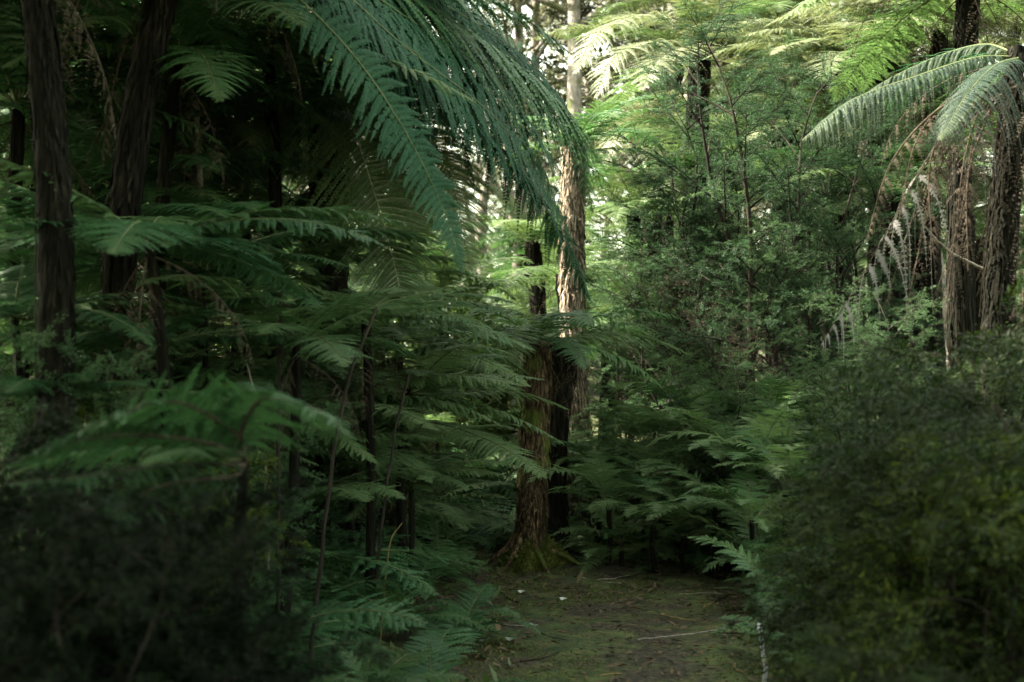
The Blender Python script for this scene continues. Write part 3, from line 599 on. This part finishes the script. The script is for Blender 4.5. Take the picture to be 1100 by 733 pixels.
for k, (root, pts) in enumerate([(tfG, [cG, P(720, 22, 13.8), P(680, 18, 13.5), P(640, 38, 13.2), P(618, 78, 13.1)]), (tfG, [cG, P(725, 48, 13.4), P(690, 46, 13.0), P(655, 66, 12.8), P(640, 105, 12.8)]), (tfG, [cG, P(735, 50, 13.2), P(705, 66, 12.6), P(690, 96, 12.4)]),
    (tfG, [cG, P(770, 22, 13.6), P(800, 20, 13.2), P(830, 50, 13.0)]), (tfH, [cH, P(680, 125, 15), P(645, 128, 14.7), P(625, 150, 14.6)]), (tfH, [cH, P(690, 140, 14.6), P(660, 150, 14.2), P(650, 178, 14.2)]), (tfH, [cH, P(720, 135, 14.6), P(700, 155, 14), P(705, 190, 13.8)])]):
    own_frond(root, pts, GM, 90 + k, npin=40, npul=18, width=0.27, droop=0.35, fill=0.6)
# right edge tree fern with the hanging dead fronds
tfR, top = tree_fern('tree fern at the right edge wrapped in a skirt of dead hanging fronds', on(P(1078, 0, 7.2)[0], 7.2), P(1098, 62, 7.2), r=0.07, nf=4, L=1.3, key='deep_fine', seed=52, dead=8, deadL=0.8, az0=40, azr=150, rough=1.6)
own_frond(tfR, [P(1098, 62, 7.2), P(1050, 62, 7.1), P(985, 82, 7.0), P(915, 108, 6.9), P(862, 150, 6.8)], ['fern_slate_shade', 'rachis'], 61, npin=64, npul=24, width=0.22, droop=1.0, fill=0.60, wfac=0.6, mid=0.45, jit=0.6, late=1.4)
own_frond(tfR, [P(1098, 62, 7.2), P(1070, 70, 6.8), P(1040, 100, 6.4), P(1010, 150, 6.2)], ['fern_slate_shade', 'rachis'], 62, npin=58, npul=24, width=0.22, droop=1.1, fill=0.60, wfac=0.6, mid=0.45, jit=0.6, late=1.4)
own_frond(tfR, [P(1098, 62, 7.2), P(1060, 48, 7.4), P(1010, 60, 7.5), P(950, 88, 7.5), P(905, 120, 7.5)], ['fern_slate_shade', 'rachis'], 64, npin=64, npul=24, width=0.20, droop=1.0, fill=0.60, wfac=0.6, mid=0.45, jit=0.6, late=1.4)
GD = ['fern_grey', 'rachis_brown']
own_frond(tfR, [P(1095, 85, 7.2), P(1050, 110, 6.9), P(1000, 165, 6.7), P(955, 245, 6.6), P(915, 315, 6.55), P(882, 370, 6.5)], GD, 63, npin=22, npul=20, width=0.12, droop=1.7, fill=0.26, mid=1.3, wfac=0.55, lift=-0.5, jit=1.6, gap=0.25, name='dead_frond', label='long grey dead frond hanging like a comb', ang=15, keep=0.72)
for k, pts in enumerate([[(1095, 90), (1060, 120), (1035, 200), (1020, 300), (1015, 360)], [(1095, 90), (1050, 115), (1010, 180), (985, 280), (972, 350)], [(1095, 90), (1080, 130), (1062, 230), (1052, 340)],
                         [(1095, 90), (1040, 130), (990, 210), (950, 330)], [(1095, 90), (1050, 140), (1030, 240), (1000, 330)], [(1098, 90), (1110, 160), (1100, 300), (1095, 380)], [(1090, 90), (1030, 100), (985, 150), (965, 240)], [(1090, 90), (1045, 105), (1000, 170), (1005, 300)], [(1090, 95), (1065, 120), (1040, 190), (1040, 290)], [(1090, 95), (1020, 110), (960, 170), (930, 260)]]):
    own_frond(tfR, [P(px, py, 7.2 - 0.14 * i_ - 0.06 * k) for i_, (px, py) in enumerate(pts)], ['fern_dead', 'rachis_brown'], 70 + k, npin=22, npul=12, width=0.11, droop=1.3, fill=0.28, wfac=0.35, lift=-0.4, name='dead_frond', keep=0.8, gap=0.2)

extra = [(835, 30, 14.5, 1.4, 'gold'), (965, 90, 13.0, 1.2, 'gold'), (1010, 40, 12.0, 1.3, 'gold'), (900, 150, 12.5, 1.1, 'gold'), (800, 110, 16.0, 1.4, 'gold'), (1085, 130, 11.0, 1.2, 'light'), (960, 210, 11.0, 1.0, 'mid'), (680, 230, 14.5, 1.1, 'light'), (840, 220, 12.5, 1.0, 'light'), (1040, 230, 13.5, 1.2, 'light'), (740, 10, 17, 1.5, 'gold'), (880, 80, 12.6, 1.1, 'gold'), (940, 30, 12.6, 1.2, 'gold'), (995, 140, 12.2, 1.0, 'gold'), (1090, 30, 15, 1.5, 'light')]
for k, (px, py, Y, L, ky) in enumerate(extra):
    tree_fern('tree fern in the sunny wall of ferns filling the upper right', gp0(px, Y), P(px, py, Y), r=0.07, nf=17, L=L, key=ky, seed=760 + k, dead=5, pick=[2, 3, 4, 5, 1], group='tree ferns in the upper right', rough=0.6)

# ---- fine-leaved shrubs
NM = ['needle', 'bark_dark']
kanA = plant_meshes(201, 3.4, 0.95, NM, stems=3, nb=16, nt=10, leaf=0.014, nl=84, lw=0.10, scatter_=0.085, bare=0.25, r0=0.030, up=0.55, lean=0.16)
kanB = plant_meshes(202, 2.6, 0.9, NM, stems=4, nb=13, nt=10, leaf=0.014, nl=84, lw=0.10, scatter_=0.085, bare=0.2, r0=0.022, up=0.5, lean=0.2)
kanC = plant_meshes(203, 1.5, 0.6, ['needle_light', 'bark_dark'], stems=5, nb=10, nt=7, leaf=0.013, nl=76, lw=0.11, scatter_=0.10, bare=0.15, r0=0.014, up=0.5, lean=0.28)
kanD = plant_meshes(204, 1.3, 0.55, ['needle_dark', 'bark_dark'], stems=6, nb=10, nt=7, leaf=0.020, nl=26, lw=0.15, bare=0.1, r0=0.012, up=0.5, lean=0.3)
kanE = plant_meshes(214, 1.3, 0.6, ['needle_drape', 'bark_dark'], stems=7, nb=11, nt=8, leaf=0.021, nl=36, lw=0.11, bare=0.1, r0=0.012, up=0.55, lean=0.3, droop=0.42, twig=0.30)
kanK = plant_meshes(215, 1.3, 0.6, ['needle_black_shade', 'bark_dark'], stems=7, nb=11, nt=8, leaf=0.022, nl=30, lw=0.13, bare=0.05, r0=0.012, up=0.5, lean=0.3)
twigs = plant_meshes(205, 1.4, 0.6, ['twig_red', 'bark_dark'], stems=6, nb=10, nt=8, leaf=0.012, nl=5, bare=0.1, r0=0.012, up=0.8, lean=0.25, lw=0.12)
broad = plant_meshes(206, 1.2, 0.5, ['sprout', 'bark_dark'], stems=5, nb=8, nt=6, leaf=0.040, nl=8, bare=0.15, r0=0.012, up=0.5, lean=0.3, lw=0.32)
def sh(label, px, Y, ms, rz, sc, group=None, name='shrub', dx=0):
    x = P(px, 0, Y)[0]; return shrub(label, on(x, Y), ms, rz, sc, group, name)
sh('tall feathery shrub with a dark forked stem, right of centre', 822, 10.2, kanA, 0.4, 1.0)
sh('feathery shrub hanging over the sunny gap, nearest right of the pale streaky trunk', 745, 11.2, kanA, 2.0, 0.84)
sh('tallest feathery shrub, its plumes in front of the sunlit crowns', 878, 11.3, kanA, 5.0, 0.9)
sh('bushy feathery shrub between the two tall feathery ones', 775, 10.8, kanB, 1.2, 0.88)
sh('feathery shrub crowding in behind the hanging dead fronds', 900, 10.5, kanB, 3.0, 0.95)
sh('dark feathery shrub below the grey comb of dead frond', 920, 9.0, kanB, 4.1, 0.62)
sh('full feathery bush filling the space left of the forked shrub', 715, 11.6, kanB, 0.7, 0.72)
sh('full feathery bush right of the forked stem, above the path ferns', 848, 10.2, kanB, 2.2, 0.74)
sh('smaller feathery bush in front of the reddish twigs', 770, 9.5, kanB, 3.9, 0.5)
sh('low light green feathery bush hiding the base of the pale streaky trunk', 638, 10.1, kanC, 1.1, 0.62)
sh('light green feathery bush at the foot of the pale streaky trunk', 672, 11.4, kanC, 0.3, 0.85)
sh('light green feathery bush behind the bank of ferns, with brown twigs above', 705, 11.0, kanC, 1.7, 1.1)
sh('rounded feathery bush under the tall forked shrub', 770, 10.0, kanC, 2.9, 0.8)
sh('mass of bare reddish twigs under the feathery shrubs', 720, 10.6, twigs, 0.5, 1.05, name='twiggy_shrub')
sh('smaller clump of bare reddish twigs beside the dark forked stem', 800, 10.0, twigs, 2.5, 0.95, name='twiggy_shrub')
sh('leafy bush with small bright leaves in the hollow left of the path-end fern', 505, 11.5, broad, 0.2, 1.1, name='leafy_bush')
sh('leafy bush deeper in the hollow, half hidden by bluish fronds', 470, 13.0, broad, 1.9, 1.5, name='leafy_bush')
# near right, out of focus
for k, (px, Y, sc, lb) in enumerate([(1015, 4.2, 0.95, 'blurred dark bush on the right, yellow green tips, closest to the path'), (1075, 3.8, 0.92, 'blurred dark bush cut by the right border'),
                                     (1060, 4.9, 1.10, 'blurred dark bush behind the other near bushes on the right'), (935, 5.3, 0.70, 'small blurred bush leading the row of dark bushes on the right'),
                                     (1010, 3.3, 0.58, 'lowest blurred bush in the bottom right corner')]):
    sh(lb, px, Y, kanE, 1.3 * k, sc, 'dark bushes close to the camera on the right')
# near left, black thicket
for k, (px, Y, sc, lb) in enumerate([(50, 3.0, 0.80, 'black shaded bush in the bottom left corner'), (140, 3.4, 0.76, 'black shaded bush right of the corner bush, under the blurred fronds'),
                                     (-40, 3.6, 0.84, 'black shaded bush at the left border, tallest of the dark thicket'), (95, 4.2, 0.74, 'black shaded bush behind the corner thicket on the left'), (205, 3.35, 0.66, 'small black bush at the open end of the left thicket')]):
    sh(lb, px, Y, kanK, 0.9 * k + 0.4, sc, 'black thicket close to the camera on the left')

for k, (px, Y, sc) in enumerate([(20, 5.2, 0.9), (110, 5.6, 0.85), (190, 5.4, 0.7), (260, 6.2, 0.75), (60, 7.0, 1.0), (160, 7.4, 0.95), (330, 7.6, 0.8), (240, 8.2, 1.0), (400, 8.9, 0.8), (90, 9.0, 1.1), (320, 9.4, 0.6), (455, 9.9, 0.5)]):
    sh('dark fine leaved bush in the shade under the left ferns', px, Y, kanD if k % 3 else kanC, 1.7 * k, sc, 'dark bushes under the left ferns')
# ---- low ferns
def low_fern(label, x, y, L, key, seed, nf=9, group=None):
    r = np.random.default_rng(seed); b = on(x, y); root = empty('ground_fern', b); props(root, label, 'fern', group)
    for k in range(nf):
        me, _ = FR[key][(k * 3 + seed) % 8]
        link('frond', me, root, (0, 0, 0.0), (R(6 * r.standard_normal()), R(6 * r.standard_normal()), R(k * 137.5 + 20 * r.standard_normal())), L * (1 + 0.18 * r.standard_normal()))
    return root
zones = [
 # label, group, n, x-range as pixel range, depth range, L, keys
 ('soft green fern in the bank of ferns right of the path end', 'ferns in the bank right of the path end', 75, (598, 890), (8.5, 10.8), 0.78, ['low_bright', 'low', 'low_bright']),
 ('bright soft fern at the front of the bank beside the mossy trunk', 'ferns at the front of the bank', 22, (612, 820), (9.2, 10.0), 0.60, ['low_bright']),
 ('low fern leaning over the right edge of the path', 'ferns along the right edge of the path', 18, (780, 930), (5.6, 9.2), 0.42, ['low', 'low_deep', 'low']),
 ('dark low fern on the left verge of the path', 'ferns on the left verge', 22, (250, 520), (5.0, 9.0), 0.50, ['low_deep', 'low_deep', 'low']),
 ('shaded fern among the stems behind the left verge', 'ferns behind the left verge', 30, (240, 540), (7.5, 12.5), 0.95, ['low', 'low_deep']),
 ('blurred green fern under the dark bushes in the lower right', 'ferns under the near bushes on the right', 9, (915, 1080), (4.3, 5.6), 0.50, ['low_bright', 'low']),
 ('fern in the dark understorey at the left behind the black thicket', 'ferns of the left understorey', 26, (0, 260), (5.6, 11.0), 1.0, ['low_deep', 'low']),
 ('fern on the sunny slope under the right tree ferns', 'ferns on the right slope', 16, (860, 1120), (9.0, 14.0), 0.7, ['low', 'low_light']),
]
for zi, (lb, gp, n, pr, yr, L, keys) in enumerate(zones):
    r = np.random.default_rng(500 + zi); done = 0; pts = []
    for q in range(4000):
        y = r.uniform(*yr); px = r.uniform(*pr); x = P(px, 0, y)[0]
        if abs(x - path_c(y)) < 0.66 + 0.25 * L and y < 9.3: continue
        if any((x - a) ** 2 + (y - b) ** 2 < (0.42 * L) ** 2 for a, b in pts): continue
        if (x - mainA[0]) ** 2 + (y - mainA[1]) ** 2 < 0.2 or (x - mainA[0] - 0.03) ** 2 + (y - 8.8) ** 2 < 0.50: continue
        near_base = 0.55 if (x - mainA[0]) ** 2 + (y - 9.0) ** 2 < 1.9 else 1.0
        if (x - 1.0) ** 2 + (y - 5.7) ** 2 < 0.60: continue
        pts.append((x, y)); low_fern(lb, x, y, L * near_base * r.uniform(0.75, 1.2), keys[done % len(keys)], zi * 50 + done, 9, gp); done += 1
        if done >= n: break

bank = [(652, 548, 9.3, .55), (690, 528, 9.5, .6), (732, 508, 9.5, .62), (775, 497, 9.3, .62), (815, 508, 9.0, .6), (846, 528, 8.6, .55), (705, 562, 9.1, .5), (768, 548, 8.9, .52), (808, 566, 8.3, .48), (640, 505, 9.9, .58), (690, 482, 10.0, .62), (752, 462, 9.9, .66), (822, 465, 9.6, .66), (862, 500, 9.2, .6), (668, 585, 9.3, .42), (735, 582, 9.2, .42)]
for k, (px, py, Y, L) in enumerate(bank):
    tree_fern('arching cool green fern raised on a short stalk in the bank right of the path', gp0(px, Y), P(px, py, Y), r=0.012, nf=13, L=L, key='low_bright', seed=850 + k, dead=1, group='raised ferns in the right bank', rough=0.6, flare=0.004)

# ---- thin stems, sticks, petals
def stick(name, label, cat, pts, r0, r1, mat, seed=1, n=20, group=None, wob=0.25):
    r = np.random.default_rng(seed); p0 = np.asarray(pts[0], float); C = resample(pts, n) - p0
    C[1:-1] += r.standard_normal((n - 2, 3)) * r0 * wob
    mb = MB(); tube(mb, C, np.linspace(r0, r1, n), 0, 6, 0.08, r)
    o = link(name, mb.mesh(name, [mat], True), None, p0); props(o, label, cat, group); return o
def gp_(px, Y): return on(P(px, 0, Y)[0], Y)
up = np.array([0, 0, .01])
stick('fallen_stick', 'pale grey stick standing at the right edge of the path', 'stick', [P(824, 774, 5.58), P(821, 712, 5.62), P(818, 690, 5.66), P(815, 670, 5.7)], 0.0115, 0.009, 'stick', 3, 9, None, 0.15)
stick('fallen_stick', 'thin dull stick lying across the dark path', 'stick', [np.array([.62, 7.0, .03]), np.array([.9, 7.12, .035]), np.array([1.12, 7.3, .03])], 0.005, 0.003, 'bark_grey', 4)
stick('slender_stem', 'upright slender dark stem among the layered fronds, left of centre', 'sapling stem', [gp_(298, 6.0), P(300, 450, 6.0), P(303, 310, 6.0)], 0.011, 0.006, 'bark_dark', 5)
stick('slender_stem', 'pale slender stem next to the upright dark stem', 'sapling stem', [gp_(290, 6.4), P(283, 480, 6.4), P(262, 380, 6.4)], 0.009, 0.005, 'bark_grey', 6)
stick('slender_stem', 'slender dark stem slanting up to the right through the layered fronds', 'sapling stem', [gp_(330, 5.8), P(365, 450, 5.9), P(405, 330, 6.0)], 0.010, 0.006, 'bark_dark', 7)
stick('slender_stem', 'slender dark stem slanting beside the other slanting one', 'sapling stem', [gp_(395, 6.8), P(420, 490, 6.9), P(440, 400, 7.0)], 0.009, 0.005, 'bark_dark', 8)
stick('slender_stem', 'tall grey stem between the shaggy trunk and the big arching fern', 'sapling stem', [gp_(222, 7.5), P(218, 270, 7.5), P(210, 90, 7.5)], 0.020, 0.014, 'bark_grey', 9)
stick('slender_stem', 'thin dark stem in front of the leftmost black trunk', 'sapling stem', [gp_(42, 5.0), P(38, 300, 5.0), P(40, 150, 5.0)], 0.005, 0.003, 'bark_dark', 10)
stick('dry_stalk', 'straw coloured dry stalk in the left verge', 'stalk', [gp_(408, 6.8), P(415, 615, 6.8), P(420, 580, 6.8), P(432, 562, 6.8)], 0.004, 0.002, 'straw', 11)
stick('dead_branch', 'pale dead branch slanting among the hanging dead fronds', 'branch', [P(992, 243, 7.6), P(1020, 270, 7.7), P(1062, 292, 7.8)], 0.006, 0.009, 'bark_grey', 12)
rt = np.random.default_rng(321)
for k in range(16):
    y = rt.uniform(5.8, 9.6); x = path_c(y) + rt.uniform(-0.6, 0.6); a = rt.uniform(0, 6.3); l = rt.uniform(0.10, 0.32)
    q = [np.array([x + l * f * math.cos(a + f * 0.5), y + l * f * math.sin(a + f * 0.5), 0]) for f in (-0.5, 0, 0.5)]
    q = [np.array([v[0], v[1], float(gz(v[0], v[1])) + 0.024]) for v in q]
    stick('fallen_twig', 'short dead twig lying on the dark path', 'twig', q, 0.005, 0.0025, ('bark_grey', 'straw', 'bark_dark')[k % 3], 50 + k, 8, 'dead twigs on the path')
o = scatter('fern_debris', 3400, (-0.8, 2.4), (4.5, 11), 0.05, 'litter', 9, lambda x, y, r: np.abs(x - path_c(y)) < 0.5 + 0.4 * r.random(len(x)), 0.25, 0.02, 0.22)
props(o, 'bigger dry brown leaves and frond scraps lying on the path', 'leaf litter', kind='stuff')
def petal(label, px, py):
    Y = 0; 
    Y = EYE * F / (py - 366.5); x = P(px, 0, Y)[0]; r = np.random.default_rng(px)
    mb = MB()
    for q in range(2):
        a = 1.1 * q + 0.9 * r.random() + px; d = np.array([math.cos(a), math.sin(a), 0.35]) * 0.036; s = np.cross(d, Z); s = unit(s) * 0.017
        V = [np.zeros(3), d * .5 + s + Z * .006, d, d * .5 - s + Z * .006]; mb.add(V, [[0, 1, 2, 3]])
    o = link('fallen_petal', mb.mesh('fallen_petal', ['petal']), None, on(x, Y) + np.array([0, 0, 0.022])); props(o, label, 'petal', 'white fallen petals on the path')
petal('white fallen petal in the middle of the path near its far end', 603, 648)
petal('white fallen petal close to the path-end fern, left of the middle one', 559, 641)
petal('white fallen petal at the left edge of the path, above the pair nearest the camera', 575, 676)
petal('white fallen petal, right one of the pair nearest the camera', 547, 692)
petal('white fallen petal, left one of the pair nearest the camera', 514, 692)

# ---- trees
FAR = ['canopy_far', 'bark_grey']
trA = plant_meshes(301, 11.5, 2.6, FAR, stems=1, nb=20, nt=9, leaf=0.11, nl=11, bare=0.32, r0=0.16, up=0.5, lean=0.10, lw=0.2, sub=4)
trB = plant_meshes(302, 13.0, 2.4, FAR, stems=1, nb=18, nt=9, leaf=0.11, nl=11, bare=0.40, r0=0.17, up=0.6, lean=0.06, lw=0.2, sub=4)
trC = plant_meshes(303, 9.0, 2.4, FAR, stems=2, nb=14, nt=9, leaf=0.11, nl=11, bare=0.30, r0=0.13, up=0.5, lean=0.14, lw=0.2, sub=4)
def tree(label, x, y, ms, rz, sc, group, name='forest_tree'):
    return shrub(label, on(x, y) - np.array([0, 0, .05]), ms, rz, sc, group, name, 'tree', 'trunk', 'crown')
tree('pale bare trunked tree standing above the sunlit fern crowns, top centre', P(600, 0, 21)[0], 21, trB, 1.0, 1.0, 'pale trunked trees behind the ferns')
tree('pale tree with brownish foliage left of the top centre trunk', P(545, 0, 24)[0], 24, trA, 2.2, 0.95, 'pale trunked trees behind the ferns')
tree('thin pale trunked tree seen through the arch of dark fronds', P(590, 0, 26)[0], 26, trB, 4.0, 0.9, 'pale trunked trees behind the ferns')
tree('pale tree right of the top centre trunk, behind the high sunlit crown', P(690, 0, 23)[0], 23, trA, 5.0, 1.0, 'pale trunked trees behind the ferns')
r = np.random.default_rng(900)
cells = []
for q in range(9000):
    y = r.uniform(19, 60); x = r.uniform(-0.46 * y - 2, 0.46 * y + 2)
    if any((x - a) ** 2 + (y - b) ** 2 < (2.0 + 0.03 * y) ** 2 for a, b in cells): continue
    if y < 28 and abs(P(600, 0, y)[0] - x) < 1.3: continue
    cells.append((x, y))
    if len(cells) >= 95: break
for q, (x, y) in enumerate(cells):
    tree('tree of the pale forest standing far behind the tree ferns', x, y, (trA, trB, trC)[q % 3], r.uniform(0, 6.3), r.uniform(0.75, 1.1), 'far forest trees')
# understorey tree ferns and shrubs between the near plants and the forest
q = 0; cells2 = []
for it in range(5000):
    y = r.uniform(13.5, 27); x = r.uniform(-0.42 * y, 0.42 * y)
    if any((x - a) ** 2 + (y - b) ** 2 < 1.3 for a, b in cells2): continue
    cells2.append((x, y)); h = r.uniform(0.8, 2.6) + 0.05 * (y - 13)
    b = on(x, y)
    tree_fern('tree fern of the understorey behind the path end, far from the camera', b, b + np.array([r.normal(0, .1), 0, h]), r=0.09, nf=14, L=r.uniform(1.0, 1.5), key=['light', 'mid', 'light', 'gold'][q % 4], seed=600 + q, dead=3, group='understorey tree ferns far back', rough=0.3)
    q += 1
    if q >= 42: break
kanF = plant_meshes(207, 2.6, 1.1, ['needle_light', 'bark_grey'], stems=5, nb=11, nt=8, leaf=0.05, nl=12, bare=0.1, r0=0.022, up=0.5, lean=0.2)
for q in range(40):
    y = r.uniform(15, 40); x = r.uniform(-0.42 * y, 0.42 * y)
    shrub('pale bush of the far understorey between the forest trunks', on(x, y), kanF, r.uniform(0, 6.3), r.uniform(0.7, 1.4), 'bushes of the far understorey')

# ---- forest roof over and behind the camera, which keeps the foreground in shade
CA = ['canopy', 'bark_dark']
rfA = plant_meshes(401, 11.0, 3.4, CA, stems=2, nb=15, nt=10, leaf=0.20, nl=10, bare=0.42, r0=0.16, up=0.35, lean=0.10, lw=0.3, sub=5)
rfB = plant_meshes(402, 9.0, 3.2, CA, stems=2, nb=15, nt=10, leaf=0.20, nl=10, bare=0.40, r0=0.14, up=0.35, lean=0.10, lw=0.3, sub=5)
spots = [(-4.6, 2.0), (-7.0, 4.2), (-5.4, -2.0), (-9.0, 1.0), (-10.5, 4.8), (-8.5, -4.5), (-12.5, 0.5), (-13.5, 4.0), (-3.2, -5.0), (6.5, -1.2), (7.5, -0.5), (-5, -9), (-15.5, 2.0)]
for q, (x, y) in enumerate(spots):
    tree('tall dark canopy tree shading the path from beside and behind the camera', x, y, (rfA, rfB)[q % 2], 1.1 * q, 1.0 + 0.1 * math.sin(q), 'canopy trees around the camera', 'canopy_tree')
print('objects', len(bpy.data.objects), 'quads', sum(len(m.polygons) for m in bpy.data.meshes))
